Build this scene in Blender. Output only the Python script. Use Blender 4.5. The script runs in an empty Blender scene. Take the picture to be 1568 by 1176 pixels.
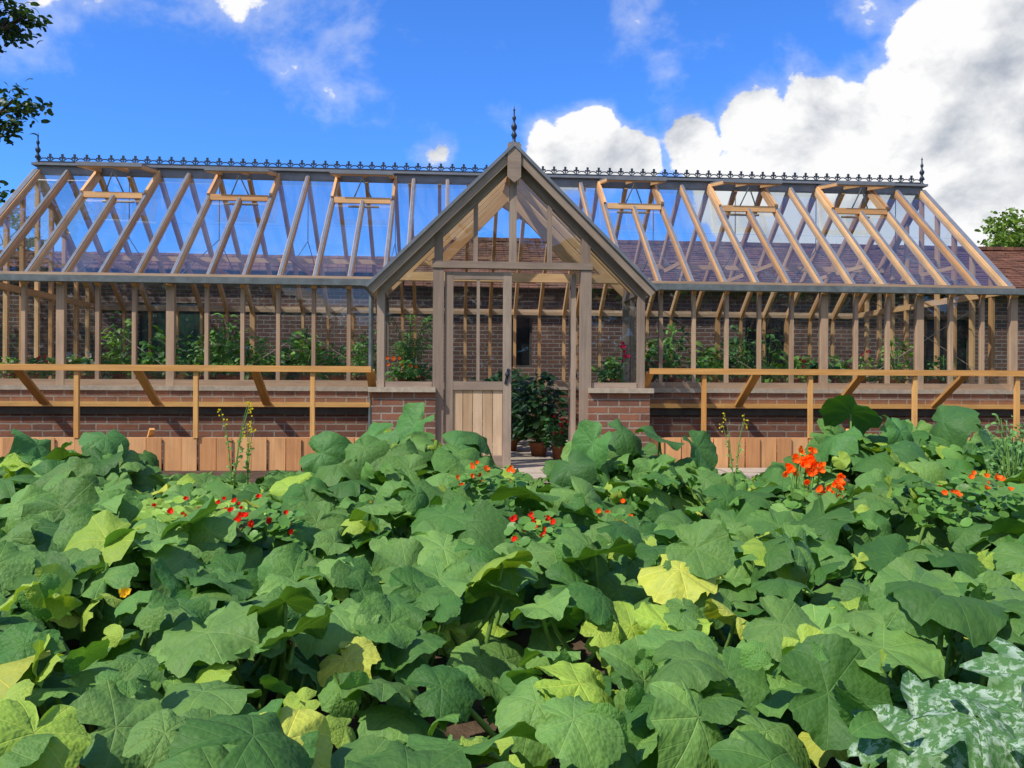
import bpy, math, random
import numpy as np
from mathutils import Vector, Matrix
random.seed(5); rng=np.random.default_rng(7)
scene=bpy.context.scene
COL=scene.collection
TH=math.radians(4.4)
# ------------------------------------------------------------ helpers
def link(o,parent=None):
    COL.objects.link(o)
    if parent: o.parent=parent
    return o
def empty(name,loc=(0,0,0)):
    e=bpy.data.objects.new(name,None); e.location=loc; COL.objects.link(e); return e
class MB:
    def __init__(s): s.v=[];s.f=[];s.uv=[];s.t=[]
    def face(s,pts,uv=None,t=None):
        b=len(s.v); s.v+= [tuple(p) for p in pts]; s.f.append(tuple(range(b,b+len(pts))))
        s.uv+= uv if uv else [(p[0],p[2]) for p in pts]
        s.t.append(random.random() if t is None else t)
    def beam(s,p0,p1,w,h,up=(0,0,1),jit=True):
        p0=Vector(p0);p1=Vector(p1);d=(p1-p0);L=d.length
        if L<1e-5: return
        d.normalize(); up=Vector(up)
        if abs(d.dot(up))>.98: up=Vector((0,1,0))
        sx=d.cross(up).normalized(); sz=sx.cross(d).normalized()
        if jit: w+=random.uniform(-.0009,.0009); h+=random.uniform(-.0009,.0009); e=random.uniform(-.0006,.0006); p0=p0-d*e; p1=p1+d*e
        a=sx*(w/2); b=sz*(h/2); t=random.random(); o=random.uniform(0,20)
        c=[p0-a-b,p0+a-b,p0+a+b,p0-a+b,p1-a-b,p1+a-b,p1+a+b,p1-a+b]
        def q(i,j,k,l,wd,off): s.face([c[i],c[j],c[k],c[l]],[(o,off),(o,off+wd),(o+L,off+wd),(o+L,off)],t)
        q(0,1,5,4,w,o);q(1,2,6,5,h,o+w);q(2,3,7,6,w,o+w+h);q(3,0,4,7,h,o+2*w+h)
        s.face([c[3],c[2],c[1],c[0]],[(o,o),(o+w,o),(o+w,o+h),(o,o+h)],t)
        s.face([c[4],c[5],c[6],c[7]],[(o,o),(o+w,o),(o+w,o+h),(o,o+h)],t)
    def box(s,x0,x1,y0,y1,z0,z1):
        t=random.random()
        P=[(x0,y0,z0),(x1,y0,z0),(x1,y1,z0),(x0,y1,z0),(x0,y0,z1),(x1,y0,z1),(x1,y1,z1),(x0,y1,z1)]
        for idx,ax in (((0,1,5,4),'x'),((2,3,7,6),'x'),((1,2,6,5),'y'),((3,0,4,7),'y'),((4,5,6,7),'t'),((3,2,1,0),'t')):
            pts=[P[i] for i in idx]
            uv=[(p[0],p[2]) if ax=='x' else (p[1]+.11,p[2]) if ax=='y' else (p[0],p[1]) for p in pts]
            s.face(pts,uv,t)
    def tube(s,pts,rad,n=6,t=None):
        pts=[Vector(p) for p in pts]; t=random.random() if t is None else t
        rings=[]
        for i,p in enumerate(pts):
            d=(pts[min(i+1,len(pts)-1)]-pts[max(i-1,0)]).normalized()
            r=Vector((0,0,1)) if abs(d.z)<.9 else Vector((1,0,0))
            a=d.cross(r).normalized(); b=a.cross(d)
            rr=rad[i] if hasattr(rad,'__len__') else rad
            rings.append([p+a*math.cos(2*math.pi*k/n)*rr+b*math.sin(2*math.pi*k/n)*rr for k in range(n)])
        base=len(s.v)
        for R in rings: s.v+=[tuple(q) for q in R]
        for i in range(len(pts)-1):
            for k in range(n):
                k2=(k+1)%n
                s.f.append((base+i*n+k,base+i*n+k2,base+(i+1)*n+k2,base+(i+1)*n+k))
                s.uv+=[(i*.3,k/n),(i*.3,(k+1)/n),(i*.3+.3,(k+1)/n),(i*.3+.3,k/n)]; s.t.append(t)
    def lathe(s,prof,loc,n=12):
        base=len(s.v)
        for r,z in prof:
            for k in range(n): s.v.append((loc[0]+r*math.cos(2*math.pi*k/n),loc[1]+r*math.sin(2*math.pi*k/n),loc[2]+z))
        for i in range(len(prof)-1):
            for k in range(n):
                k2=(k+1)%n
                s.f.append((base+i*n+k,base+i*n+k2,base+(i+1)*n+k2,base+(i+1)*n+k)); s.uv+=[(0,0)]*4; s.t.append(.5)
    def make(s,name,mat,parent=None,smooth=False,bevel=0):
        me=bpy.data.meshes.new(name); me.from_pydata(s.v,[],s.f)
        uv=me.uv_layers.new(name='UVMap'); uv.data.foreach_set('uv',np.array(s.uv,dtype=np.float32).ravel())
        at=me.attributes.new('tint','FLOAT','FACE'); at.data.foreach_set('value',np.array(s.t,dtype=np.float32))
        me.materials.append(mat)
        if smooth: me.polygons.foreach_set('use_smooth',[True]*len(me.polygons))
        o=bpy.data.objects.new(name,me); link(o,parent)
        return o
# ------------------------------------------------------------ materials
def newmat(name):
    m=bpy.data.materials.new(name); m.use_nodes=True; nt=m.node_tree; nt.nodes.clear()
    return m,nt,nt.nodes,nt.links
def N(ns,t,**k):
    n=ns.new(t)
    for a,b in k.items(): setattr(n,a,b)
    return n
def math_(nt,op,a,b=None,c=None,clamp=False):
    n=nt.nodes.new('ShaderNodeMath'); n.operation=op; n.use_clamp=clamp
    for i,x in enumerate((a,b,c)):
        if x is None: continue
        if isinstance(x,(int,float)): n.inputs[i].default_value=x
        else: nt.links.new(x,n.inputs[i])
    return n.outputs[0]
def mixc(nt,f,a,b,mode='MIX'):
    n=nt.nodes.new('ShaderNodeMix'); n.data_type='RGBA'; n.blend_type=mode
    for i,x in ((0,f),(6,a),(7,b)):
        if isinstance(x,(int,float)): n.inputs[i].default_value=x
        elif isinstance(x,tuple): n.inputs[i].default_value=(*x[:3],1)
        else: nt.links.new(x,n.inputs[i])
    return n.outputs[2]
def maprange(nt,v,a,b,c=0,d=1,smooth=False):
    n=nt.nodes.new('ShaderNodeMapRange'); n.interpolation_type='SMOOTHSTEP' if smooth else 'LINEAR'
    nt.links.new(v,n.inputs[0]); 
    for i,x in zip((1,2,3,4),(a,b,c,d)): n.inputs[i].default_value=x
    return n.outputs[0]
def noise(nt,vec,scale,detail=4,rough=.55,dist=0):
    n=nt.nodes.new('ShaderNodeTexNoise'); n.inputs['Scale'].default_value=scale; n.inputs['Detail'].default_value=detail
    n.inputs['Roughness'].default_value=rough; n.inputs['Distortion'].default_value=dist
    if vec is not None: nt.links.new(vec,n.inputs['Vector'])
    return n.outputs['Fac']
def bump(nt,h,strength,dist=.01):
    b=nt.nodes.new('ShaderNodeBump'); b.inputs['Strength'].default_value=strength; b.inputs['Distance'].default_value=dist
    nt.links.new(h,b.inputs['Height']); return b.outputs[0]
def finish(nt,col,rough=.6,bmp=None,spec=.4,metal=0):
    p=nt.nodes.new('ShaderNodeBsdfPrincipled'); o=nt.nodes.new('ShaderNodeOutputMaterial')
    if isinstance(col,tuple): p.inputs['Base Color'].default_value=(*col,1)
    else: nt.links.new(col,p.inputs['Base Color'])
    if isinstance(rough,(int,float)): p.inputs['Roughness'].default_value=rough
    else: nt.links.new(rough,p.inputs['Roughness'])
    p.inputs['Specular IOR Level'].default_value=spec; p.inputs['Metallic'].default_value=metal
    if bmp is not None: nt.links.new(bmp,p.inputs['Normal'])
    nt.links.new(p.outputs[0],o.inputs[0]); return p
def wood(name,c1,c2,gray=.0,rough=.6):
    m,nt,ns,ls=newmat(name)
    uv=N(ns,'ShaderNodeUVMap').outputs[0]
    mp=N(ns,'ShaderNodeMapping'); mp.inputs['Scale'].default_value=(1.5,42,1); ls.new(uv,mp.inputs[0])
    g=noise(nt,mp.outputs[0],1.0,3,.6,.3)
    t=N(ns,'ShaderNodeAttribute',attribute_name='tint').outputs['Fac']
    f=math_(nt,'ADD',math_(nt,'MULTIPLY',g,1.2),math_(nt,'MULTIPLY_ADD',t,.8,-.5),clamp=True)
    col=mixc(nt,f,c1,c2)
    mp2=N(ns,'ShaderNodeMapping'); mp2.inputs['Scale'].default_value=(2,6,1); ls.new(uv,mp2.inputs[0])
    w=noise(nt,mp2.outputs[0],1.3,3,.6)
    col=mixc(nt,maprange(nt,w,.45,.8,0,.5+gray),col,tuple(x*.5+.03 for x in c1))
    finish(nt,col,rough,bump(nt,g,.3,.003)); return m
M_new=wood('new_cedar',(.55,.24,.055),(.85,.48,.16))
M_raft=wood('roof_cedar',(.52,.25,.09),(.82,.50,.23))
M_taupe=wood('weathered_cedar',(.23,.16,.115),(.40,.30,.22),.1)
M_bar=wood('bar_cedar',(.32,.20,.12),(.54,.37,.23),.05)
M_panel=wood('door_boards',(.46,.29,.16),(.66,.47,.30),.0)
M_plank=wood('fence_boards',(.54,.24,.09),(.82,.46,.20),.0)
def simple(name,c,rough=.5,metal=0,var=.3,scale=8):
    m,nt,ns,ls=newmat(name); tc=N(ns,'ShaderNodeTexCoord').outputs['Object']
    n=noise(nt,tc,scale,4,.6); col=mixc(nt,maprange(nt,n,.3,.7),tuple(x*(1-var) for x in c),tuple(min(1,x*(1+var)) for x in c))
    finish(nt,col,rough,bump(nt,n,.15,.004),metal=metal); return m
M_cap=simple('grey_capping',(.17,.18,.20),.38,0,.15)
M_metal=simple('cast_metal',(.03,.04,.055),.45,.3)
M_gutter=simple('gutter_paint',(.13,.15,.15),.4)
M_sill=simple('sill_stone',(.42,.34,.25),.7,0,.2,20)
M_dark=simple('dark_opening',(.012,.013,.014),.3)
M_shade_board=simple('shade_dark_board',(.07,.055,.04),.7)  # dark timber tone that also paints in the shade below the lids
M_pot=simple('terracotta',(.38,.14,.07),.8)
M_paint=simple('green_paint',(.02,.05,.03),.4)
M_grey=simple('weathered_window_timber',(.07,.06,.05),.7)
M_bark=simple('bark',(.10,.075,.05),.9,0,.4,12)
M_stalk=simple('stalk_green',(.16,.29,.06),.5,0,.3,12)
def brick(name,c1,c2,mortar,bw=.225,rh=.075,ms=.010):
    m,nt,ns,ls=newmat(name); uv=N(ns,'ShaderNodeUVMap').outputs[0]
    b=N(ns,'ShaderNodeTexBrick'); b.inputs['Scale'].default_value=1; b.inputs['Brick Width'].default_value=bw
    b.inputs['Row Height'].default_value=rh; b.inputs['Mortar Size'].default_value=ms; b.inputs['Mortar Smooth'].default_value=.3
    wn=N(ns,'ShaderNodeTexNoise'); wn.inputs['Scale'].default_value=14; ls.new(uv,wn.inputs['Vector'])
    wob=N(ns,'ShaderNodeVectorMath',operation='MULTIPLY_ADD'); wob.inputs[1].default_value=(.012,.012,0); ls.new(wn.outputs['Color'],wob.inputs[0]); ls.new(uv,wob.inputs[2])
    ls.new(wob.outputs[0],b.inputs['Vector'])
    b.inputs['Color1'].default_value=(*c1,1); b.inputs['Color2'].default_value=(*c2,1); b.inputs['Mortar'].default_value=(*mortar,1)
    n=noise(nt,uv,3,5,.65); n2=noise(nt,uv,40,3,.7)
    col=mixc(nt,maprange(nt,n,.35,.7,0,.6),b.outputs['Color'],tuple(x*.35 for x in c1),'MIX')
    col=mixc(nt,maprange(nt,n2,.5,.8,0,.6),col,tuple(min(1,x*1.4+.03) for x in c2))
    h=math_(nt,'ADD',math_(nt,'MULTIPLY',b.outputs['Fac'],-1),math_(nt,'MULTIPLY',n2,.5))
    finish(nt,col,.9,bump(nt,h,.7,.01),.2); return m
M_brick=brick('old_brick',(.19,.09,.06),(.11,.066,.055),(.27,.24,.21))
M_brick2=brick('base_brick',(.35,.14,.075),(.18,.085,.06),(.34,.29,.23))
M_tile=brick('clay_tiles',(.27,.115,.065),(.14,.07,.05),(.04,.03,.025),.17,.5,.006)
def glassmat(name='greenhouse_glass',tr=(.84,.88,.89),base=.06,pw=4.0,dirt=0):
    m,nt,ns,ls=newmat(name)
    t=N(ns,'ShaderNodeBsdfTransparent'); t.inputs[0].default_value=(*tr,1)
    g=N(ns,'ShaderNodeBsdfGlossy'); g.inputs['Roughness'].default_value=.0; g.inputs[0].default_value=(1,1,1,1)
    tc=N(ns,'ShaderNodeTexCoord').outputs['Object']
    wb=noise(nt,tc,1.5,1,.5); ls.new(bump(nt,wb,.15,.03),g.inputs['Normal'])
    lw=N(ns,'ShaderNodeLayerWeight'); lw.inputs[0].default_value=.5
    f=math_(nt,'POWER',lw.outputs['Facing'],pw); f=math_(nt,'MULTIPLY_ADD',f,.8,base,clamp=True)
    mx=N(ns,'ShaderNodeMixShader'); ls.new(f,mx.inputs[0]); ls.new(t.outputs[0],mx.inputs[1]); ls.new(g.outputs[0],mx.inputs[2])
    o=N(ns,'ShaderNodeOutputMaterial'); out=mx.outputs[0]
    if dirt:
        d=N(ns,'ShaderNodeBsdfDiffuse'); d.inputs[0].default_value=(.62,.66,.68,1)
        mp=N(ns,'ShaderNodeMapping'); mp.inputs['Scale'].default_value=(3.2,.7,.7); ls.new(tc,mp.inputs[0]); dn=noise(nt,mp.outputs[0],1.2,4,.6)
        t_=N(ns,'ShaderNodeAttribute',attribute_name='tint').outputs['Fac']
        k=math_(nt,'MULTIPLY',maprange(nt,dn,.35,.75,.2,1.6),math_(nt,'MULTIPLY_ADD',t_,dirt,dirt*.2))
        m2=N(ns,'ShaderNodeMixShader'); ls.new(k,m2.inputs[0]); ls.new(out,m2.inputs[1]); ls.new(d.outputs[0],m2.inputs[2]); out=m2.outputs[0]
    ls.new(out,o.inputs[0]); return m
M_glass=glassmat(); M_rglass=glassmat('roof_glass',(.84,.89,.92),.09,3.0,.035)
def leafmat(name,silver=False,veins=True,trans=.22,rough=.5,spec=.35):
    m,nt,ns,ls=newmat(name)
    base=N(ns,'ShaderNodeAttribute',attribute_name='lc').outputs['Color']
    uv=N(ns,'ShaderNodeUVMap').outputs[0]
    col=base; bm=None
    if veins:
        geo=N(ns,'ShaderNodeNewGeometry')
        pn=noise(nt,geo.outputs['Position'],14,3,.6)
        col=mixc(nt,maprange(nt,pn,.35,.7,0,.5),col,mixc(nt,1.0,col,(1.45,1.3,.95),'MULTIPLY'))
        sp=N(ns,'ShaderNodeSeparateXYZ'); ls.new(uv,sp.inputs[0]); x,y=sp.outputs[0],sp.outputs[1]
        ang=math_(nt,'ARCTAN2',y,x); r=math_(nt,'SQRT',math_(nt,'ADD',math_(nt,'MULTIPLY',x,x),math_(nt,'MULTIPLY',y,y)))
        pp=math_(nt,'PINGPONG',ang,.4363); d=math_(nt,'MULTIPLY',pp,r)
        v1=maprange(nt,d,.003,.018,1,0,True)
        s=math_(nt,'SUBTRACT',r,math_(nt,'MULTIPLY',d,1.3)); p2=math_(nt,'PINGPONG',s,.10)
        v2=maprange(nt,p2,.002,.013,1,0,True)
        vv=math_(nt,'MAXIMUM',v1,math_(nt,'MULTIPLY',v2,.45))
        col=mixc(nt,math_(nt,'MULTIPLY',vv,.42),col,mixc(nt,1.0,col,(2.3,1.75,2.0),'MULTIPLY'))
        pk=noise(nt,uv,8,1,.5)
        bm=bump(nt,math_(nt,'SUBTRACT',math_(nt,'MULTIPLY',pk,1.5),math_(nt,'MULTIPLY',vv,.5)),.40,.013)
        if silver:
            mo=noise(nt,uv,8,5,.7,.4)
            k=math_(nt,'MULTIPLY',maprange(nt,mo,.48,.56,0,.9,True),maprange(nt,d,.005,.16,1,.25))
            col=mixc(nt,k,col,(.46,.56,.42))
    p=N(ns,'ShaderNodeBsdfPrincipled'); ls.new(col,p.inputs['Base Color']); p.inputs['Roughness'].default_value=rough; p.inputs['Specular IOR Level'].default_value=spec
    if bm is not None: ls.new(bm,p.inputs['Normal'])
    t=N(ns,'ShaderNodeBsdfTranslucent'); ls.new(mixc(nt,1.0,col,(1.8,1.9,.45),'MULTIPLY'),t.inputs[0])
    mx=N(ns,'ShaderNodeMixShader'); mx.inputs[0].default_value=trans; ls.new(p.outputs[0],mx.inputs[1]); ls.new(t.outputs[0],mx.inputs[2])
    o=N(ns,'ShaderNodeOutputMaterial'); ls.new(mx.outputs[0],o.inputs[0]); return m
M_leaf=leafmat('squash_leaf',False,True,.20,.56,.26); M_silver=leafmat('courgette_leaf',True,True,.18,.6,.2)
M_fol=leafmat('foliage_leaf',False,False,.3,.45,.4)
M_petal=leafmat('petal',False,False,.35,.5,.2)
# ------------------------------------------------------------ leaf scatter
def leaf_template(seed,nr,na,kind='squash'):
    r_=np.random.default_rng(seed)
    a=np.linspace(-math.pi,math.pi,na,endpoint=False)
    sp=.8727; ph=np.abs((a+sp/2)%sp-sp/2)/(sp/2)
    if kind=='squash':
        lb=r_.uniform(.03,.12)
        R=1-lb+lb*(1-ph)**1.1+.05*r_.normal()*np.cos(a)+.03*np.sin(2*a+r_.uniform(0,6))+.02*np.sin(5*a+r_.uniform(0,6))
        R+=.014*np.where(np.arange(na)%2==0,1,-1)+.010*r_.normal(size=na)
        R*=1-.72*np.exp(-((math.pi-np.abs(a))/.22)**2); R*=1+.08*np.cos(a)
    elif kind=='courgette':
        R=.62+.38*(1-ph)**1.0+.05*np.where(np.arange(na)%3==0,1,-.5)+.03*r_.normal(size=na)
        R*=1-.85*np.exp(-((math.pi-np.abs(a))/.35)**2)
    elif kind=='round':
        R=1+.04*np.cos(7*a)+0*a
    elif kind=='ellipse':
        R=.42/np.sqrt(np.maximum(.05,1-(1-.42**2)*np.cos(a)**2))
    elif kind=='petal':
        R=.45+.55*np.exp(-(a/1.15)**2)+.09*np.sin(9*a+r_.uniform(0,6))
    rr=np.linspace(0,1,nr+1)[1:]
    A,RR=np.meshgrid(a,rr); P=np.tile(ph,(nr,1)); Rg=np.tile(R,(nr,1))*RR
    X=Rg*np.cos(A);Y=Rg*np.sin(A)
    if kind in('squash','courgette'):
        droop=r_.uniform(.05,.45); fold=r_.uniform(-.35,.40); w1=r_.uniform(.05,.17); w2=r_.uniform(.025,.06)
        Z=-droop*Rg**2.2+fold*np.abs(Y)*(1-.4*RR)+.08*Rg*np.sin(P*math.pi/2)**1.2*(1-.3*RR)
        Z+=w1*RR**2.5*np.sin(3*A+r_.uniform(0,6))+w1*.6*RR**2.5*np.sin(5*A+r_.uniform(0,6))+w2*RR**4*np.sin(8*A+r_.uniform(0,6))+w2*.8*RR**4*np.sin(13*A+r_.uniform(0,6))
        Z+= .12*r_.normal()*X*Y - r_.uniform(0,.7)*np.maximum(0,X-.3)**1.5+.08*r_.normal()*X
    elif kind=='round': Z=.08*Rg**2+.04*Rg*np.sin(5*A)
    elif kind=='ellipse': Z=-.35*X**2+.25*np.abs(Y); X=X+.9
    else: Z=.35*Rg**2+.18*RR**2*np.sin(6*A+r_.uniform(0,6)); X=X+.4
    v=np.vstack([[(0.9 if kind=='ellipse' else .4 if kind=='petal' else 0),0,0],np.stack([X.ravel(),Y.ravel(),Z.ravel()],1)])
    uv=np.vstack([[0,0],np.stack([(Rg*np.cos(A)).ravel(),(Rg*np.sin(A)).ravel()],1)])
    k=np.arange(na);k2=(k+1)%na
    tri=np.stack([np.zeros(na,int),1+k,1+k2],1)
    quads=np.concatenate([np.stack([1+i*na+k,1+(i+1)*na+k,1+(i+1)*na+k2,1+i*na+k2],1) for i in range(nr-1)]) if nr>1 else np.zeros((0,4),int)
    return v,uv,tri,quads
def scatter(name,temps,pos,nrm,tip,size,col,mat,parent=None):
    pos=np.asarray(pos,float);nrm=np.asarray(nrm,float);tip=np.asarray(tip,float);size=np.asarray(size,float);col=np.asarray(col,float)
    n=nrm/np.linalg.norm(nrm,axis=1,keepdims=True)
    t=tip-n*np.sum(tip*n,1,keepdims=True); t/=np.linalg.norm(t,axis=1,keepdims=True)+1e-9
    b=np.cross(n,t); which=rng.integers(0,len(temps),len(pos))
    V=[];U=[];T=[];Q=[];C=[];off=0
    for w,(v,uv,tri,qd) in enumerate(temps):
        I=np.where(which==w)[0]
        if len(I)==0: continue
        vs=v[None,:,:]*size[I,None,None]
        W=vs[:,:,0:1]*t[I,None,:]+vs[:,:,1:2]*b[I,None,:]+vs[:,:,2:3]*n[I,None,:]+pos[I,None,:]
        m=len(v); offs=off+np.arange(len(I))*m
        V.append(W.reshape(-1,3));U.append(np.tile(uv,(len(I),1)));C.append(np.repeat(col[I],m,axis=0))
        T.append((tri[None]+offs[:,None,None]).reshape(-1,3)); Q.append((qd[None]+offs[:,None,None]).reshape(-1,4)); off+=m*len(I)
    V=np.concatenate(V);U=np.concatenate(U);C=np.concatenate(C);T=np.concatenate(T);Q=np.concatenate(Q)
    loops=np.concatenate([T.ravel(),Q.ravel()]); ls_=np.concatenate([np.arange(len(T))*3,len(T)*3+np.arange(len(Q))*4])
    me=bpy.data.meshes.new(name); me.vertices.add(len(V)); me.vertices.foreach_set('co',V.astype(np.float32).ravel())
    me.loops.add(len(loops)); me.loops.foreach_set('vertex_index',loops.astype(np.int32))
    me.polygons.add(len(ls_)); me.polygons.foreach_set('loop_start',ls_.astype(np.int32))
    me.update(calc_edges=True)
    uvl=me.uv_layers.new(name='UVMap'); uvl.data.foreach_set('uv',U[loops].astype(np.float32).ravel())
    ca=me.attributes.new('lc','FLOAT_COLOR','POINT'); ca.data.foreach_set('color',np.concatenate([C,np.ones((len(C),1))],1).astype(np.float32).ravel())
    me.polygons.foreach_set('use_smooth',np.ones(len(ls_),bool)); me.materials.append(mat); me.validate()
    o=bpy.data.objects.new(name,me); link(o,parent); return o
# ------------------------------------------------------------ ground
def gz(y): return 0.0 if y>-.3 else max(-.62,.07*(y+.3))
m,nt,ns,ls=newmat('soil_and_grass')
geo=N(ns,'ShaderNodeNewGeometry').outputs['Position']; sp=N(ns,'ShaderNodeSeparateXYZ'); ls.new(geo,sp.inputs[0])
n1=noise(nt,geo,6,6,.7); n2=noise(nt,geo,.7,3,.6)
soil=mixc(nt,maprange(nt,n1,.3,.7),(.045,.028,.018),(.13,.085,.055)); grass=mixc(nt,maprange(nt,n1,.3,.7),(.04,.08,.02),(.09,.15,.04))
inx=maprange(nt,math_(nt,'ADD',math_(nt,'ABSOLUTE',sp.outputs[0]),n2),8.3,8.6,1,0); iny=maprange(nt,math_(nt,'ABSOLUTE',math_(nt,'ADD',sp.outputs[1],4.5)),7.5,7.7,1,0)
finish(nt,mixc(nt,math_(nt,'MULTIPLY',inx,iny),grass,soil),.95,bump(nt,n1,.9,.05),.15); M_ground=m
mb=MB(); ys=[-600,-60,-20,-9.3]+[-9+.5*i for i in range(18)]+[.3,10,60,800]; xs=[-600,-60,-12]+[-11+i for i in range(23)]+[12,60,600]
for i in range(len(ys)-1):
    for j in range(len(xs)-1):
        mb.face([(xs[j],ys[i],gz(ys[i])),(xs[j+1],ys[i],gz(ys[i])),(xs[j+1],ys[i+1],gz(ys[i+1])),(xs[j],ys[i+1],gz(ys[i+1]))])
mb.make('ground',M_ground)
mb=MB()
for i in range(-3,4):
    for j in range(2): 
        x=i*.62+(.3 if j else 0); mb.box(x+.01,x+.60,-.95+j*.46,-.51+j*.46,-.03,.012+random.uniform(0,.006))
mb.make('paving_path',M_sill)
# ------------------------------------------------------------ greenhouse
E=6.1; PW=1.4; YF=.8; YB=4.7; YR=2.75; ZE=2.07; ZR=3.72; ZS=.84; SL=(ZR-ZE)/(YR-YF)
PZ=3.36; PS=.985; zp=lambda x: PZ-PS*abs(x); zm=lambda y: ZE+SL*(y-YF); 
def yval(x): return max(YF,YF+(zp(x)-ZE)/SL)
G=empty('greenhouse'); BAY=(E-PW)/12
bars=[PW+BAY*k for k in range(13)]; allx=[-b for b in bars[::-1]]+bars
br=MB(); W=.11
for sx in (-1,1):
    a,b=sorted((sx*PW,sx*E)); br.box(a,b,YF-W,YF+W,-.05,ZS-.03)
    a,b=sorted((sx*.80,sx*(PW+.05))); br.box(a,b,-.10,.13,-.12,ZS-.03)
    a,b=sorted((sx*(PW-.16),sx*(PW+.047))); br.box(a,b,.13,YF-W,-.05,ZS-.03)
    a,b=sorted((sx*(E-.16),sx*(E+.06))); br.box(a,b,YF+W,YB-W,-.05,ZS-.03)
br.box(-E,E,YB-W,YB+W,-.05,ZS-.03)
br.make('brick_base',M_brick2,G)
si=MB()
for sx in (-1,1):
    a,b=sorted((sx*(PW+.09),sx*(E+.1))); si.box(a,b,YF-.13,YF+.14,ZS-.03,ZS+.02)
    a,b=sorted((sx*.80,sx*(PW+.085))); si.box(a,b,-.14,.16,ZS-.029,ZS+.022)
    a,b=sorted((sx*(PW-.18),sx*(PW+.087))); si.box(a,b,.16,YF+.14,ZS-.031,ZS+.018)
    a,b=sorted((sx*(E-.18),sx*(E+.1))); si.box(a,b,YF+.14,YB-.14,ZS-.031,ZS+.018)
si.box(-E-.1,E+.1,YB-.14,YB+.14,ZS-.03,ZS+.02)
si.make('sills',M_sill,G)
fr=MB(); gl=MB(); rg=MB(); rf=MB(); cp=MB(); gu=MB()
for i,x in enumerate(allx):
    w=.085 if (abs(x)>E-.01 or i in (6,19,3,22)) else .042
    fr.beam((x,YF,ZS+.02),(x,YF,ZE-.03),w,.07 if w>.05 else .055,(0,1,0))
    rf.beam((x,YB,ZS+.02),(x,YB,ZE-.03),w*.9,.06,(0,1,0))
for k in range(-3,4):
    rf.beam((k*.4,YB,ZS+.02),(k*.4,YB,ZE-.03),.045,.06,(0,1,0))
for y in (YF,YB):
    segs=[(-E,-PW),(PW,E)] if y==YF else [(-E,E)]
    for a,b in segs:
        fr.beam((a,y,ZE-.01),(b,y,ZE-.01),.075,.09); fr.beam((a,y,ZS+.055),(b,y,ZS+.055),.062,.07)
        gl.face([(a,y+.004,ZS+.08),(b,y+.004,ZS+.08),(b,y+.004,ZE-.05),(a,y+.004,ZE-.05)])
for sx in (-1,1):
    x=sx*E
    for k in range(0,11):
        y=YF+(YB-YF)*k/10; zt=ZE+SL*min(y-YF,YB-y)-.03
        rf.beam((x,y,ZS+.02),(x,y,zt),.055,.05,(1,0,0))
    for z in (ZE-.01,ZS+.055): rf.beam((x,YF+.04,z),(x,YB-.04,z),.06,.08)
    gl.face([(x,YF,ZS+.08),(x,YB,ZS+.08),(x,YB,ZE),(x,YR,ZR-.03),(x,YF,ZE)])
nfront=Vector((0,-SL,1)).normalized(); nback=Vector((0,SL,1)).normalized()
vents=[]
for sx in (-1,1):
    for k in (1,5,9): vents.append(sx*(PW+BAY*k))
def rafter(x,y0,y1,side,w=.048):
    z=lambda y: ZE+SL*(y-YF) if side<0 else ZE+SL*(YB-y)
    n=nfront if side<0 else nback
    p0=Vector((x,y0,z(y0)));p1=Vector((x,y1,z(y1)))
    rf.beam(p0-n*.040,p1-n*.040,w,.095,n); cp.beam(p0+n*.012,p1+n*.012,w*.70,.012,n)
VL=.62*math.cos(math.atan(SL))
for i,x in enumerate(allx):
    big=abs(x)>E-.01
    rafter(x,YF-.07,YR-.03 if not any(abs(x-v)<.01 for v in vents) else YR-.05-VL,-1,.09 if big else .048); rafter(x,YB+.07,YR+.03,1,.09 if big else .046)
for k in (-2.5,-1.5,-.5,.5,1.5,2.5):
    x=k*.46; rafter(x,yval(x)+.05,YR-.03,-1); 
for k in range(-3,4): rafter(k*.4,YB+.07,YR+.03,1)
cp.beam((-E,YR,ZR-.02),(E,YR,ZR-.02),.045,.12); cp.beam((-E-.05,YR,ZR+.05),(E+.05,YR,ZR+.05),.15,.03)
def gpt(x,y,side): 
    n=nfront if side<0 else nback
    return Vector((x,y,ZE+SL*(y-YF) if side<0 else ZE+SL*(YB-y)))-n*.030
def tiltq(pts):
    return [Vector(p)+Vector((0,0,random.uniform(-.004,.004))) for p in pts]
for i in range(len(allx)-1):
    a,b=allx[i],allx[i+1]
    if a<0<b: continue
    v=any(abs((a+b)/2-q)<BAY*.6 for q in vents)
    y1=YR-.06-VL if v else YR-.03
    ym=YF+.95
    rg.face(tiltq([gpt(a,YF-.06,-1),gpt(b,YF-.06,-1),gpt(b,ym,-1),gpt(a,ym,-1)])); rg.face(tiltq([gpt(a,ym-.01,-1),gpt(b,ym-.01,-1),gpt(b,y1,-1),gpt(a,y1,-1)]))
for s in (-1,1): rg.face([gpt(s*PW,yval(PW)+.01,-1),gpt(0,yval(0)+.01,-1),gpt(0,YR-.03,-1),gpt(s*PW,YR-.03,-1)])
rg.face([gpt(-E,YB+.06,1),gpt(E,YB+.06,1),gpt(E,YR+.03,1),gpt(-E,YR+.03,1)],None,.2)
rf.beam((-E,YB-.9,ZE+SL*.9-.13),(E,YB-.9,ZE+SL*.9-.13),.05,.07)
for x in allx[::3]:
    rf.beam((x,YF+.5,zm(YF+.5)-.09),(x,YB-.5,zm(YF+.5)-.09),.03,.05) if abs(x)<E-.01 else None
    gu.tube([(x,YF+.05,ZE-.05),(x,YR,ZE+.75)],.006); gu.tube([(x,YB-.05,ZE-.05),(x,YR,ZE+.75)],.006); gu.tube([(x,YR,ZE+.75),(x,YR,ZR-.1)],.006)
wr=MB()
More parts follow.
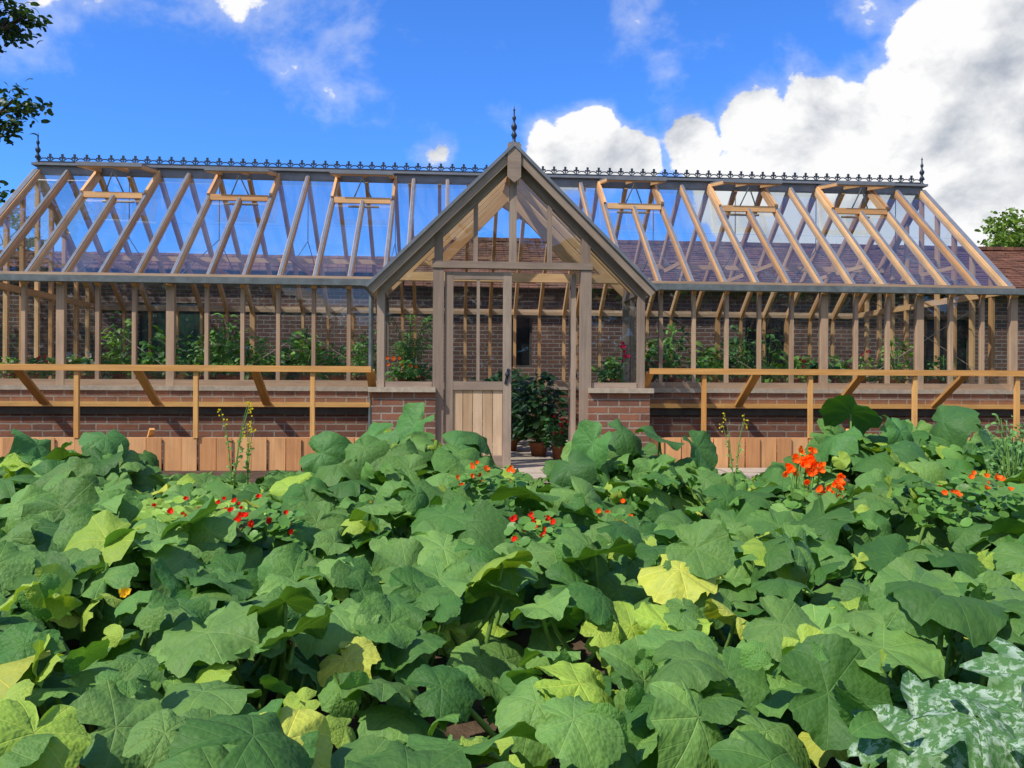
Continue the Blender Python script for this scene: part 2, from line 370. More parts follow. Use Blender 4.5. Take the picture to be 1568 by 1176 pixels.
for x0,x1 in ((-1.6,-3.0),(-3.0,-1.6),(1.6,3.0),(4.4,5.8),(5.8,4.4),(-5,-3.8)):
    wr.tube([(x0,YF+.1,ZE-.15),(x1,YF+.1,ZS+.2)],.004)
for sx in (-1,1):
    gu.beam((sx*(PW+.02),YF-.12,ZE-.045),(sx*(E+.08),YF-.12,ZE-.045),.10,.07)
    gu.beam((sx*(PW+.12),-.02,1.945),(sx*(PW+.12),YF-.15,1.945),.09,.07)
    gu.tube([(sx*(PW+.13),YF-.16,ZE-.08),(sx*(PW+.13),YF-.16,0)],.026,8)
gu.beam((-E-.08,YB+.12,ZE-.045),(E+.08,YB+.12,ZE-.045),.10,.075)
pf=MB()
for sx in (-1,1):
    pf.beam((sx*(PW-.03),0,ZS+.02),(sx*(PW-.03),0,zp(PW)-.08),.075,.08,(0,1,0))
    pf.beam((sx*.775,-.006,-.02),(sx*.775,-.006,2.10),.115,.10,(0,1,0))
    pf.beam((sx*.775,.0,2.18),(sx*.775,.0,zp(.775)-.12),.09,.085,(0,1,0))
    pf.beam((sx*(PW-.075),0,ZS+.05),(sx*.84,0,ZS+.05),.06,.06)
    pf.beam((sx*(PW-.03),YF-.04,ZS+.02),(sx*(PW-.03),YF-.04,ZE-.05),.06,.06,(0,1,0))
    pf.beam((sx*(PW-.03),.4,ZS+.02),(sx*(PW-.03),.4,1.9),.04,.05,(0,1,0))
    pf.beam((sx*(PW-.03),.05,1.90),(sx*(PW-.03),YF,1.90),.06,.09)
    pf.beam((sx*.39,0,2.18),(sx*.39,0,zp(.39)-.12),.045,.06,(0,1,0))
    n=Vector((sx*PS,0,1)).normalized()
    a=Vector((sx*(PW+.10),-.13,zp(PW+.10))); b=Vector((sx*.002,-.13,zp(0)))
    pf.beam(a-n*.04,b-n*.04,.035,.085,n)
    a2=Vector((sx*(PW+.04),.0,zp(PW+.04)));b2=Vector((sx*.01,0,zp(0))); pf.beam(a2-n*.105,b2-n*.105,.08,.09,n)
    cp.beam(a+n*.012+Vector((0,-.012,0)),b+n*.012+Vector((0,-.012,0)),.07,.03,n)
    pf.beam(a-n*.03+Vector((0,.07,0)),b-n*.03+Vector((0,.07,0)),.10,.02,n)
    for y in (.4,.8,1.2,1.6,2.0):
        x0=PW+.1 if y<=YF else max(0,(PZ-zm(y))/PS)
        a=Vector((sx*x0,y,zp(x0)));b=Vector((sx*.01,y,PZ)); rf.beam(a-n*.05,b-n*.05,.045,.085,n); cp.beam(a+n*.012,b+n*.012,.03,.014,n)
    xe=PW+.1
    rg.face([(sx*xe,-.12,zp(xe)-.03),(sx*xe,YF,zp(xe)-.03),(sx*PW,yval(PW),zp(PW)-.03),(0,yval(0),PZ-.03),(0,-.12,PZ-.03)],None,.1)
    rf.beam((sx*PW,yval(PW),zm(yval(PW))-.02),(0,yval(0),PZ-.02),.06,.10); cp.beam((sx*PW,yval(PW)-.01,zm(yval(PW))+.035),(0,yval(0)-.01,PZ+.035),.10,.012)
    gl.face([(sx*.80,.005,ZS+.07),(sx*(PW-.07),.005,ZS+.07),(sx*(PW-.07),.005,zp(PW-.07)-.13),(sx*.80,.005,zp(.80)-.13)])
    gl.face([(sx*.01,.005,2.18),(sx*.74,.005,2.18),(sx*.74,.005,zp(.74)-.12),(sx*.01,.005,zp(0.01)-.12)])
    gl.face([(sx*(PW-.03),.05,ZS+.05),(sx*(PW-.03),YF-.07,ZS+.05),(sx*(PW-.03),YF-.07,1.87),(sx*(PW-.03),.05,1.87)])
pf.beam((0,0,2.18),(0,0,zp(0)-.15),.075,.075,(0,1,0))
pf.beam((-.84,-.018,2.14),(.84,-.018,2.14),.10,.07)
pf.box(-.07,.07,-.165,-.10,PZ-.32,PZ+.02)
pf.face([(-.07,-.165,PZ-.32),(0,-.165,PZ-.38),(.07,-.165,PZ-.32)]); 
cp.beam((0,-.15,PZ+.035),(0,yval(0)+.02,PZ+.035),.12,.02); rf.beam((0,-.1,PZ-.06),(0,yval(0),PZ-.06),.045,.14)
for sx in (-1,1):
    rf.beam((sx*.84,YF,2.2),(sx*.02,YF,3.05),.05,.11,(sx,0,1))
rf.beam((-1.3,YF,2.12),(1.3,YF,2.12),.06,.10)
pf.make('porch_frame',M_taupe,G); fr.make('wall_frame',M_bar,G); wr.make('brace_wires',M_sill,G)
def doorleaf(name,x0,x1,hinge=None,ang=0):
    e=empty(name,hinge or (0,0,0)); e.parent=G
    d=MB();p=MB();g=MB(); y=0; h=2.07
    ox=hinge[0] if hinge else 0; a,b=x0-ox,x1-ox
    for x in (a+.045,b-.045): d.beam((x,y,.02),(x,y,h),.088,.05,(0,1,0))
    for z,hh in ((.08,.14),(.88,.09),(h-.04,.075)): d.beam((a+.09,y,z),(b-.09,y,z),.046,hh)
    d.beam(((a+b)/2,y,.93),((a+b)/2,y,h-.08),.032,.036,(0,1,0))
    nb=5; wv=(b-a-.18)/nb
    for k in range(nb): p.beam((a+.09+wv*(k+.5),y+.004,.15),(a+.09+wv*(k+.5),y+.004,.835),wv-.006,.02,(0,1,0))
    g.face([(a+.09,y+.002,.93),(b-.09,y+.002,.93),(b-.09,y+.002,h-.08),(a+.09,y+.002,h-.08)])
    hnd=MB(); hnd.lathe([(0,0),(.02,.0),(.026,.02),(.02,.04),(0,.04)],(b-.045,-.05,.98)); hnd.beam((b-.06,-.03,.9),(b-.03,-.03,1.06),.03,.01)
    d.make('door_frame',M_taupe,e);p.make('door_boards',M_panel,e);g.make('door_glass',M_glass,e);hnd.make('door_handle',M_metal,e)
    e.rotation_euler=(0,0,ang); return e
doorleaf('door_closed',-.71,-.01,(-.71,-.01,0)); doorleaf('door_open',.0,.70,(.0,0,0)).location=(.66,.06,0)
bpy.data.objects['door_open'].rotation_euler=(0,0,math.radians(84))
for vx in vents:
    a,b=vx-BAY,vx+BAY
    hy,hz=YR-.05,ZR-.02; ang=math.radians(9+random.uniform(-2,2)); L=.60
    fy,fz=hy-L*math.cos(ang),hz-L*math.sin(ang)
    for x in (a+.03,b-.03): rf.beam((x,hy,hz),(x,fy,fz),.05,.045); cp.beam((x,hy,hz+.03),(x,fy,fz+.03),.055,.012)
    rf.beam((a,fy,fz-.008),(b,fy,fz-.008),.05,.03); cp.beam((a-.01,fy-.03,fz+.012),(b+.01,fy-.03,fz+.012),.02,.05)
    rf.beam((vx,hy,hz),(vx,fy,fz),.03,.035)
    rg.face([(a,hy,hz+.02),(b,hy,hz+.02),(b,fy,fz+.02),(a,fy,fz+.02)],None,3)
    yb=YR-.05-VL; rf.beam((a+.03,yb,zm(yb)),(b-.03,yb,zm(yb)),.05,.075); rf.beam((a+.03,yb+.18,zm(yb+.18)-.12),(b-.03,yb+.18,zm(yb+.18)-.12),.03,.035)
    for x in (a,b): rf.beam((x,yb,zm(yb)+.03),(x,YR-.04,zm(YR-.04)+.01),.035,.05,nfront)
    for x in (vx-.12,vx+.12): gu.tube([(x,yb+.03,zm(yb)+.02),(vx,fy+.1,fz-.03)],.009)
    gu.tube([(vx-.2,yb+.15,zm(yb)-.05),(vx+.2,yb+.15,zm(yb)-.05)],.016)
rf.make('roof_frame',M_raft,G); cp.make('capping',M_cap,G); gl.make('glazing',M_glass,G); rg.make('roof_glazing',M_rglass,G); gu.make('gutters_and_rods',M_gutter,G)
cr=MB(); n_=int(2*E/.155)
cr.beam((-E,YR,ZR+.085),(E,YR,ZR+.085),.016,.035); 
for i in range(n_+1):
    x=-E+2*E*i/n_
    cr.beam((x,YR,ZR+.09),(x,YR,ZR+.185),.016,.012,(0,1,0)); cr.beam((x-.038,YR,ZR+.15),(x+.038,YR,ZR+.15),.012,.022)
    cr.beam((x,YR,ZR+.165),(x,YR,ZR+.20),.030,.014,(0,1,0))
    if i<n_:
        w=2*E/n_; pts=[(x+w/2+math.cos(t)*w*.42,YR,ZR+.09+math.sin(t)*.055) for t in np.linspace(0,math.pi,6)]; cr.tube(pts,.008,4)
cr.make('ridge_cresting',M_metal,G)
fi=MB()
prof=[(0.03,0),(.03,.03),(.015,.04),(.02,.08),(.035,.11),(.02,.14),(.014,.16),(.03,.19),(.034,.22),(.016,.25),(.010,.28),(.02,.305),(.022,.325),(.009,.35),(.007,.40),(.014,.415),(.006,.43),(0,.47)]
fi.lathe([(r,z*.9) for r,z in prof],(-E,YR,ZR+.06)); fi.lathe([(r,z*.9) for r,z in prof],(E,YR,ZR+.06)); fi.lathe([(r*.95,z*.86) for r,z in prof],(0,-.11,PZ+.03))
fi.make('finials',M_metal,G,True)
fl=MB()
for i in range(-12,12):
    for j in range(6):
        if abs(i+.5)*.5<E-.1: fl.box(i*.5+.006,i*.5+.494,.92+j*.62,.92+j*.62+.61,-.02,.014+random.uniform(0,.004))
fl.box(-1.2,1.2,-.1,.9,-.03,.011)
fl.make('floor_slabs',M_sill,G)
bn=MB()
for sx in (-1,1):
    for (y0,y1) in ((.95,1.6),(3.9,4.55)):
        for k in range(6):
            y=y0+(y1-y0)*(k+.5)/6; bn.beam((sx*1.5,y,.80),(sx*5.9,y,.80),.09,.02)
        for x in np.linspace(1.55,5.85,6):
            for y in (y0+.04,y1-.04): bn.beam((sx*x,y,.014),(sx*x,y,.79),.05,.05,(0,1,0))
bn.make('staging_benches',M_raft,G)
# ------------------------------------------------------------ cold frames
for sx,nm in ((-1,'cold_frame'),(1,'cold_frame')):
    C=empty(nm); P=MB();F=MB();g=MB();D=MB()
    x0=PW+.07; x1=E+.1; yf=.02; zt=.33
    n=int((x1-x0)/.17)
    for k in range(n):
        xa=x0+(x1-x0)*(k+.5)/n; yy=yf+(.016 if k%2 else -.004)
        P.beam((sx*xa,yy,-.14),(sx*xa,yy,zt+random.uniform(-.003,.003)),.178 if k%2 else .15,.018,(0,1,0))
    P.beam((sx*x0,yf+.03,zt-.02),(sx*x1,yf+.03,zt-.02),.03,.05)
    P.beam((sx*x1,yf+.03,.15),(sx*x1,YF-.13,.15),.02,.32)
    P.make('front_boards',M_plank,C)
    nb=4; bw=(x1-x0-.02)/nb; yb=YF-.16
    F.beam((sx*x0,yf-.02,1.045),(sx*x1,yf-.02,1.045),.045,.062)
    F.beam((sx*x0,yb,.66),(sx*x1,yb,.66),.045,.05)
    D.beam((sx*x0,yb+.03,.59),(sx*x1,yb+.03,.59),.03,.08)  # dark back board, doubles as painted shade under the hinge rail
    for k in range(nb+1):
        xx=sx*(x0+.01+bw*k)
        F.beam((xx,yf+.005,1.03),(xx,yb-.03,.67),.085,.035)
        if k<nb: F.beam((xx+sx*bw/2,yf,zt+.0),(xx+sx*bw/2,yf,1.013),.046,.04,(0,1,0))
    g.face([(sx*x0,yf,1.045),(sx*x1,yf,1.045),(sx*x1,yb,.68),(sx*x0,yb,.68)])
    xx=sx*(x0+bw*2); F.beam((xx-.02,yf+.25,.10),(xx+sx*-.13,yf+.04,.42),.05,.03)
    F.make('lid_frame',M_new,C); g.make('lid_glass',M_glass,C); D.make('hinge_board',M_shade_board,C)
    s=MB(); s.face([(sx*x0,yf+.05,.05),(sx*x1,yf+.05,.05),(sx*x1,yb,.05),(sx*x0,yb,.05)]); s.make('frame_soil',M_ground,C)
# ------------------------------------------------------------ brick building + garden wall behind
B=empty('brick_outbuilding'); b=MB(); XL=-1.3
ops=[(.45,.85,1.2,2.25),(4.8,5.7,.9,2.25),(8.2,9.2,.9,2.2)]
y0=6.3; cur=XL
for (a,c,z0,z1) in ops:
    b.box(cur,a,y0,y0+.25,-.05,2.66); b.box(a,c,y0+.002,y0+.25,z1,2.66)
    if z0>0: b.box(a,c,y0+.002,y0+.25,-.05,z0)
    cur=c
b.box(cur,14,y0,y0+.25,-.05,2.66); b.box(XL,14,10.2,10.4,-.05,2.66); b.box(XL,XL+.2,y0+.25,10.2,-.05,2.66); b.box(13.8,14,y0+.25,10.2,-.05,2.66)
for x in(XL,14): b.face([(x,y0,2.66),(x,10.4,2.66),(x,8.35,3.80)],[(y0,2.66),(10.4,2.66),(8.35,3.84)])
b.make('walls',M_brick,B)
w=MB();dk=MB()
for (a,c,z0,z1) in ops:
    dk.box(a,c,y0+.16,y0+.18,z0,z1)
    for x in (a+.02,c-.02): w.beam((x,y0+.1,z0),(x,y0+.1,z1),.04,.06,(0,1,0))
    for z in (z0+.02,z1-.02): w.beam((a,y0+.1,z),(c,y0+.1,z),.05,.04)
w.make('window_frames',M_grey,B); dk.make('window_glass',M_dark,B)
r=MB()
def tilebank(r,xa0,xb0,ya,yb,za,zb,nc,nx):
    for k in range(nc):
        f0=k/nc;f1=min(1,(k+1.25)/nc)
        Ya=ya+(yb-ya)*f0;Yb=ya+(yb-ya)*f1;Za=za+(zb-za)*f0+.03;Zb=za+(zb-za)*f1
        for q in range(nx):
            xa=xa0+(xb0-xa0)*q/nx; xb=xa+(xb0-xa0)/nx; dz=random.uniform(-.007,.007); o=k*.085
            r.face([(xa,Ya,Za+dz),(xb,Ya,Za+dz),(xb,Yb,Zb+dz),(xa,Yb,Zb+dz)],[(xa+o,k*.5+.05),(xb+o,k*.5+.05),(xb+o,k*.5+.25),(xa+o,k*.5+.25)])
            r.face([(xa,Ya,Za+dz-.02),(xb,Ya,Za+dz-.02),(xb,Ya,Za+dz),(xa,Ya,Za+dz)],[(xa+o,k*.5+.05),(xb+o,k*.5+.05),(xb+o,k*.5+.06),(xa+o,k*.5+.06)])
tilebank(r,XL-.15,14.2,6.02,8.35,2.60,3.82,22,40); tilebank(r,XL-.15,14.2,10.68,8.35,2.60,3.82,22,40)
for q in range(38): r.beam((XL-.15+.408*q,8.35,3.85),(XL-.15+.408*q+.395,8.35,3.85+random.uniform(-.005,.005)),.2,.07)
r.make('tiled_roof',M_tile,B)
GW=empty('garden_wall'); b=MB(); w=MB(); b.box(-14,-6.1,6.4,6.7,-.05,2.85); b.box(-4.9,XL-.01,6.4,6.7,-.05,2.85); b.box(-6.1,-4.9,6.402,6.7,2.3,2.85)
b.make('brickwork',M_brick,GW)
for k in range(8): w.beam((-6.02+.15*k,6.5,0),(-6.02+.15*k,6.5,2.28),.145,.03,(0,1,0))
w.make('garden_gate',M_paint,GW)
r=MB(); tilebank(r,-14,XL-.16,6.2,6.56,2.85,3.20,4,50); tilebank(r,-14,XL-.16,6.92,6.56,2.85,3.20,4,50); r.make('tile_coping',M_tile,GW)
# ------------------------------------------------------------ squash bed
bx=[-7,-4.4,-3.9,-3.4,-3.1,-2.6,-2.1,-1.7,-1.3,-.9,-.5,-.05,.2,.5,1.05,1.5,2.0,2.6,2.9,3.35,3.7,4.15,7]
bz=[.30,.22,.28,.28,.02,-.12,-.08,.18,.38,.40,.34,-.04,.02,.32,.30,.14,.02,.28,.50,.40,.48,.36,.36]
def canopy(x,y):
    near=np.interp(y,[-7.6,-6,-4.5,-3.4],[-.04,.02,.06,.10]); back=np.interp(x,bx,bz)-.04
    t=np.clip((y+3.3)/1.3,0,1); t=t*t*(3-2*t)
    lump=.08*np.sin(2.3*x+1.1*y)+.07*np.sin(3.7*y-1.9*x+1)+.05*np.sin(6.1*x+2.)*np.cos(5.3*y)
    return near*(1-t)+back*t+lump*(1-.6*t)
nast=[(-2.28,-3.65,.42,.34),(-.40,-3.35,.22,.15),(-.20,-4.5,.16,.12),(-1.66,-4.15,.17,.13),(2.5,-4.0,.28,.2),(2.85,-4.25,.26,.18),(.35,-3.9,.14,.1),(1.95,-2.95,.22,.18)]
def in_nast(x,y):
    o=np.zeros(len(x),bool)
    for cx,cy,rx,ry in nast: o|=((x-cx)/rx)**2+((y-cy+.04)/(ry+.04))**2<1
    return o
def region(n,ya,yb):
    y=rng.uniform(ya,yb,n*3); Z=(y+8.8); x=rng.uniform(-1,1,n*3)*(.72*Z.max()+1)
    k=np.abs(x+.4-.077*Z)<.70*Z+.9; return x[k][:n],y[k][:n]
SUN=Vector((-.62,-.44,.98)).normalized()
def leafset(n,ya,yb,dep,sz,tilt=1.05,ny=-.34):
    x,y=region(n,ya,yb); k=~in_nast(x,y); x,y=x[k],y[k]; m=len(x)
    d=rng.uniform(dep[0],dep[1],m); z=canopy(x,y)-d; z=np.maximum(z,np.array([gz(q) for q in y])+.06)
    tl=rng.uniform(.05,tilt,m); az=rng.uniform(0,2*math.pi,m)
    nr=np.stack([np.cos(az)*tl+.0,np.sin(az)*tl+ny,np.ones(m)],1)
    az2=rng.normal(-math.pi/2,1.4,m); tp=np.stack([np.cos(az2),np.sin(az2),np.full(m,-.2)],1)
    s=rng.uniform(sz[0],sz[1],m)*np.where(rng.random(m)<.3,rng.uniform(.45,.75,m),1)
    g=(rng.random(m)**1.3)[:,None]; g2=rng.random(m)
    c=np.array([.048,.140,.026])*(1-g)+np.array([.155,.295,.070])*g
    c[g2>.94]=np.array([.25,.38,.05]); c[(g2>.985)]=np.array([.40,.45,.07]); c*=rng.uniform(.75,1.15,(m,1))
    return [np.stack([x,y,z],1),nr,tp,s,c]
near_t=[leaf_template(i,8,56) for i in range(16)]; far_t=[leaf_template(20+i,6,36) for i in range(16)]
SQ=empty('squash_plants')
def cat(L): return [np.concatenate([l[i] for l in L]) for i in range(5)]
near=cat([leafset(350,-7.9,-4.9,(-.06,.10),(.115,.185),.85,-.24),leafset(340,-7.9,-4.9,(.12,.34),(.12,.18),.9,-.25)])
mid=cat([leafset(540,-4.9,-2.6,(-.06,.14),(.13,.215),1.0,-.34),leafset(460,-4.9,-2.6,(.15,.36),(.14,.20))])
back=cat([leafset(520,-2.6,-1.0,(-.04,.15),(.13,.21),1.15,-.45),leafset(450,-2.6,-1.0,(.12,.34),(.13,.19))])
tall=[(-.95,-1.7,.54,.24),(-.42,-1.7,.48,.19),(-.62,-1.9,.38,.2),(-1.35,-1.6,.40,.28),(-1.7,-1.8,.32,.22),(-4.0,-1.7,.38,.24),(-3.5,-1.6,.44,.2),(-4.5,-1.8,.30,.2),
 (.55,-1.8,.40,.22),(.85,-1.6,.48,.2),(1.15,-1.7,.44,.22),(1.45,-1.8,.36,.2),(2.9,-1.6,.66,.26),(2.65,-1.8,.46,.2),(3.3,-1.7,.50,.22),(3.75,-1.6,.58,.24),(4.1,-1.8,.42,.22),(3.0,-2.2,.38,.2),(.3,-2.2,.24,.2)]
tp_=[[],[],[],[],[]]
for (x,y,z,s) in tall:
    tp_[0].append((x,y,z)); tp_[1].append((rng.normal(-.1,.5),-.6+rng.normal(0,.4),.6)); tp_[2].append((rng.normal(0,1),-.7,-.3)); tp_[3].append(s); tp_[4].append(np.array([.06,.16,.04])*rng.uniform(.8,1.5))
tall_=[np.array(a) for a in tp_]
far=cat([mid,back,tall_])
scatter('foreground_leaves',near_t,*near,M_leaf,SQ); scatter('bed_leaves',far_t,*far,M_leaf,SQ)
st=MB()
for arr,prob in ((near,.8),(far,.5),(tall_,1)):
    for p,nn in zip(arr[0],arr[1]):
        if random.random()>prob: continue
        p=Vector(p); dx,dy=random.uniform(-.22,.22),random.uniform(0,.3)
        if arr is tall_: dx*=.5; dy*=.5
        b0=Vector((p.x+dx,p.y+dy,gz(p.y))); mid_=(p+b0)/2+Vector((-dx*.25,-dy*.2,.06)); nv=Vector(nn).normalized()
        st.tube([b0,mid_,p-nv*.02,p],[.013,.010,.008,.006],5)
st.make('stalks',M_stalk,SQ,True)
x,y=region(560,-6.5,-1.4); k=~in_nast(x,y); x,y=x[k],y[k]; m=len(x)
scatter('young_leaves',[leaf_template(60+i,4,24) for i in range(4)],np.stack([x,y,canopy(x,y)+rng.uniform(-.10,.03,m)],1),rng.normal(0,.8,(m,3))+[0,-.5,.7],rng.normal(0,1,(m,3)),rng.uniform(.03,.085,m),
   np.where(rng.random((m,1))<.35,[[.28,.40,.06]],[[.11,.25,.05]]),M_leaf,SQ)
CG=empty('courgette_plant'); pos=[];nr=[];tp=[];sz=[];cl=[]
for (x,y,z,s) in [(.45,-6.85,.0,.19),(.85,-6.75,.06,.21),(.22,-7.15,-.06,.16),(.62,-7.2,-.03,.18),(1.2,-6.75,.08,.21),(.95,-7.1,-.01,.19),(.40,-7.35,-.09,.16),(1.5,-6.5,.08,.20),(.75,-7.4,-.08,.18),(.65,-6.95,.05,.17),(1.05,-6.9,.09,.17),(.5,-7.0,.06,.15),(1.3,-6.5,.12,.18),(-2.0,-7.0,-.02,.2)]:
    pos.append((x,y,z+.10));nr.append((rng.normal(0,.4),-.4,1));tp.append((rng.normal(0,.9),-1,-.1));sz.append(s);cl.append((.07,.17,.05))
scatter('mottled_leaves',[leaf_template(80+i,9,72,'courgette') for i in range(6)],pos,nr,tp,sz,cl,M_silver,CG)
s2=MB()
for p in pos: 
    bx_=.85 if p[0]>-1 else -1.9
    s2.tube([(bx_,-6.8,gz(-6.8)),((p[0]+bx_)/2,(p[1]-6.8)/2,p[2]-.08),p],[.016,.013,.009],6)
s2.make('stalks',M_stalk,CG,True)
# ------------------------------------------------------------ nasturtiums
pet=[leaf_template(90+i,3,14,'petal') for i in range(4)]; rnd=[leaf_template(95,3,16,'round')]
def flower(pos,nr,size,col,L,np_=5):
    n=Vector(nr).normalized(); a=n.orthogonal().normalized(); bb=n.cross(a); o=random.uniform(0,6)
    for k in range(np_):
        t=o+2*math.pi*k/np_+random.uniform(-.2,.2); d=a*math.cos(t)+bb*math.sin(t)
        L[0].append(pos);L[1].append(tuple(n*1.0-d*random.uniform(.3,1.0)));L[2].append(tuple(d));L[3].append(size*random.uniform(.75,1.1));L[4].append(np.array(col)*random.uniform(.7,1.2))
NS=empty('nasturtium_plants'); Fl=[[],[],[],[],[]]; Lv=[[],[],[],[],[]]
for i,(cx,cy,rx,ry) in enumerate(nast):
    big=(i==7); n=int(900*rx*ry*4)+10
    top=float(canopy(np.array([cx]),np.array([cy]))[0])+.07
    for k in range(n):
        x=cx+rng.uniform(-1,1)*rx*1.1;y=cy+rng.uniform(-1,1)*ry*1.2
        dome=.06*(1-((x-cx)/rx)**2)
        Lv[0].append((x,y,top-.04+dome+rng.uniform(-.17,.04)));Lv[1].append((rng.normal(-.1,.35),rng.normal(-.5,.3),1));Lv[2].append((1,0,0));Lv[3].append(rng.uniform(.018,.04)*(1.3 if big else 1));Lv[4].append(np.array([.27,.42,.06] if i in(0,) else [.12,.26,.045])*rng.uniform(.7,1.3))
    for k in range({0:34,7:0,4:20,5:20}.get(i,13)):
        x=cx+rng.uniform(-1,1)*rx;y=cy+rng.uniform(-1,.8)*ry; dome=.06*(1-((x-cx)/rx)**2)
        flower((x,y,top-.03+dome+rng.uniform(-.08,.06)),(rng.normal(0,.5),-.9,.8),rng.uniform(.014,.023),(.78,.035,.012) if i in(0,2,3) else (.92,.16,.015),Fl)
scatter('leaves',rnd,*Lv,M_fol,NS); scatter('flowers',pet,*Fl,M_petal,NS)
GL=empty('orange_flower_plant'); Fl=[[],[],[],[],[]]; g_=MB()
for k in range(50):
    if k<34: x,y,z=1.86+rng.normal(0,.085),-2.98+rng.normal(0,.05),.335+rng.normal(0,.045)
    else: x,y,z=2.02+rng.normal(0,.05),-3.12+rng.normal(0,.04),.19+rng.normal(0,.055)
    flower((x,y,z),(rng.normal(0,.6),-1,rng.normal(.4,.5)),rng.uniform(.022,.034),(.95,.18,.014),Fl,5)
    if k%2==0: g_.tube([(1.95,-2.85,gz(-2.9)),(x,y+.05,z*.5),(x,y,z)],.004,4)
scatter('flowers',pet,*Fl,M_petal,GL); g_.make('stems',M_stalk,GL)
Fl=[[],[],[],[],[]]
for (x,y) in [(-3.95,-2.6),(-1.2,-3.0),(.2,-4.6),(1.5,-3.9),(-2.0,-5.2),(-3.2,-2.9)]:
    flower((x,y,float(canopy(np.array([x]),np.array([y]))[0])+.01),(.1,-.8,.8),.028,(.80,.50,.03),Fl)
scatter('yellow_flowers',pet,*Fl,M_petal,SQ)
BP=empty('bolting_kale'); s3=MB(); Fl=[[],[],[],[],[]]; Lv=[[],[],[],[],[]]
for cx,cy,h,n in ((-2.52,-1.4,.78,6),(-2.42,-1.3,.60,4),(2.05,-1.0,.64,4)):
    for k in range(n):
        a=random.uniform(-.15,.15); hh=h*random.uniform(.65,1.0); top=(cx+a,cy+random.uniform(-.05,.05),hh)
        s3.tube([(cx,cy,gz(cy)),(cx+a*.4,cy,hh*.55),top],[.005,.003,.002],4)
        for q in range(6): flower((top[0]+random.uniform(-.025,.025),top[1],top[2]-random.uniform(0,.09)),(0,-1,.6),.008,(.8,.65,.03),Fl,4)
        for q in range(8):
            f=random.uniform(.1,.7); Lv[0].append((cx+a*f,cy,hh*f));Lv[1].append((rng.normal(),-1,.8));Lv[2].append((rng.normal(),rng.normal(),.3));Lv[3].append(rng.uniform(.012,.028));Lv[4].append((.16,.30,.06))
ell=[leaf_template(99,2,9,'ellipse')]
s3.make('stems',M_stalk,BP); scatter('flowers',pet,*Fl,M_petal,BP); scatter('leaves',ell,*Lv,M_fol,BP)
# ------------------------------------------------------------ potted plants inside
def potplant(x,y,z,h,w,n,ls_,col,flower_col=None,pot=True,name='potted_plant'):
    e=empty(name,(x,y,z))
    if pot:
        p=MB(); r0=min(.12,w*.4); p.lathe([(0,0),(r0*.7,0),(r0*.95,.15),(r0*1.08,.15),(r0*1.08,.185),(r0*.95,.185),(r0*.9,.16),(0,.16)],(0,0,0),14); p.make('pot',M_pot,e,True)
    L=[[],[],[],[],[]]; s=MB()
    for k in range(n):
        th=rng.uniform(0,6.28); f=rng.uniform(.1,1)**.7; rr=w*f*math.sin(min(1,rng.uniform(.3,1))*1.5)*.9; zz=.12+h*rng.uniform(.15,1)*(1-.35*f*f)
        p=(rr*math.cos(th),rr*math.sin(th),zz); L[0].append(p);L[1].append((rng.normal(0,.5)+math.cos(th)*.4,rng.normal(0,.5)-.4,1));L[2].append((math.cos(th)+rng.normal(0,.4),math.sin(th)+rng.normal(0,.4),-.1));L[3].append(ls_*rng.uniform(.6,1.2));L[4].append(np.array(col)*rng.uniform(.6,1.5))
        if k%6==0: s.tube([(0,0,.1),(p[0]*.4,p[1]*.4,zz*.6),p],.004,4)
    scatter('foliage',ell,*L,M_fol,e); s.make('stems',M_stalk,e)
    if flower_col:
        F=[[],[],[],[],[]]
        for k in range(8): flower((rng.uniform(-w,w)*.8,-w*.5+rng.uniform(-.05,.05),.12+h*rng.uniform(.5,1.05)),(rng.normal(0,.3),-1,.5),.022,flower_col,F)
        scatter('flowers',pet,*F,M_petal,e)
    return e
cols=[(.08,.19,.035),(.13,.27,.05),(.06,.15,.04),(.19,.33,.06)]
for sx in (-1,1):
    for x in np.arange(1.75,5.9,.30):
        h=random.choice([.22,.28,.38,.6,.28,.8]); potplant(sx*x+random.uniform(-.08,.08),1.2+random.uniform(-.12,.25),.81,h,random.uniform(.16,.28),int(70+90*h),random.uniform(.035,.075),random.choice(cols),random.choice([None,None,None,None,(.8,.7,.7),(.6,.1,.1)]))
    for x in np.arange(1.9,5.9,.5):
        potplant(sx*x,4.2,.81,random.uniform(.4,.95),random.uniform(.22,.36),110,random.uniform(.06,.11),random.choice(cols))
potplant(-1.15,.35,.78,.26,.22,130,.04,(.09,.22,.04),(.85,.22,.05)); potplant(-1.0,.6,.8,.25,.2,80,.045,(.07,.18,.04))
potplant(1.12,.4,.78,.2,.18,90,.035,(.07,.18,.04)); 
potplant(1.25,.3,.8,.42,.05,14,.03,(.07,.18,.04),(.75,.03,.15),False)
potplant(.45,1.5,.0,.95,.38,330,.085,(.03,.075,.022),None,True,'camellia_bush'); potplant(.15,2.3,0,.9,.4,260,.085,(.03,.075,.022),None,True,'camellia_bush'); potplant(.62,.95,.0,.4,.2,120,.05,(.05,.14,.03),(.6,.04,.04))
potplant(-.45,1.3,0,.9,.3,200,.07,(.05,.12,.03)); potplant(.25,3.4,0,1.1,.5,300,.09,(.04,.1,.03))
potplant(3.7,-2.6,gz(-2.6),.75,.32,420,.028,(.12,.24,.06),None,False,'cosmos_plant'); potplant(4.1,-3.0,gz(-3),.66,.3,380,.028,(.12,.24,.06),None,False,'cosmos_plant'); potplant(-4.1,-2.9,gz(-3),.5,.28,260,.03,(.14,.27,.05),None,False,'cosmos_plant')
pe=empty('palm_plant',(-1.1,1.0,.95)); L=[[],[],[],[],[]]; s=MB()
s.tube([(0,0,-.93),(0,0,0)],.03,7)
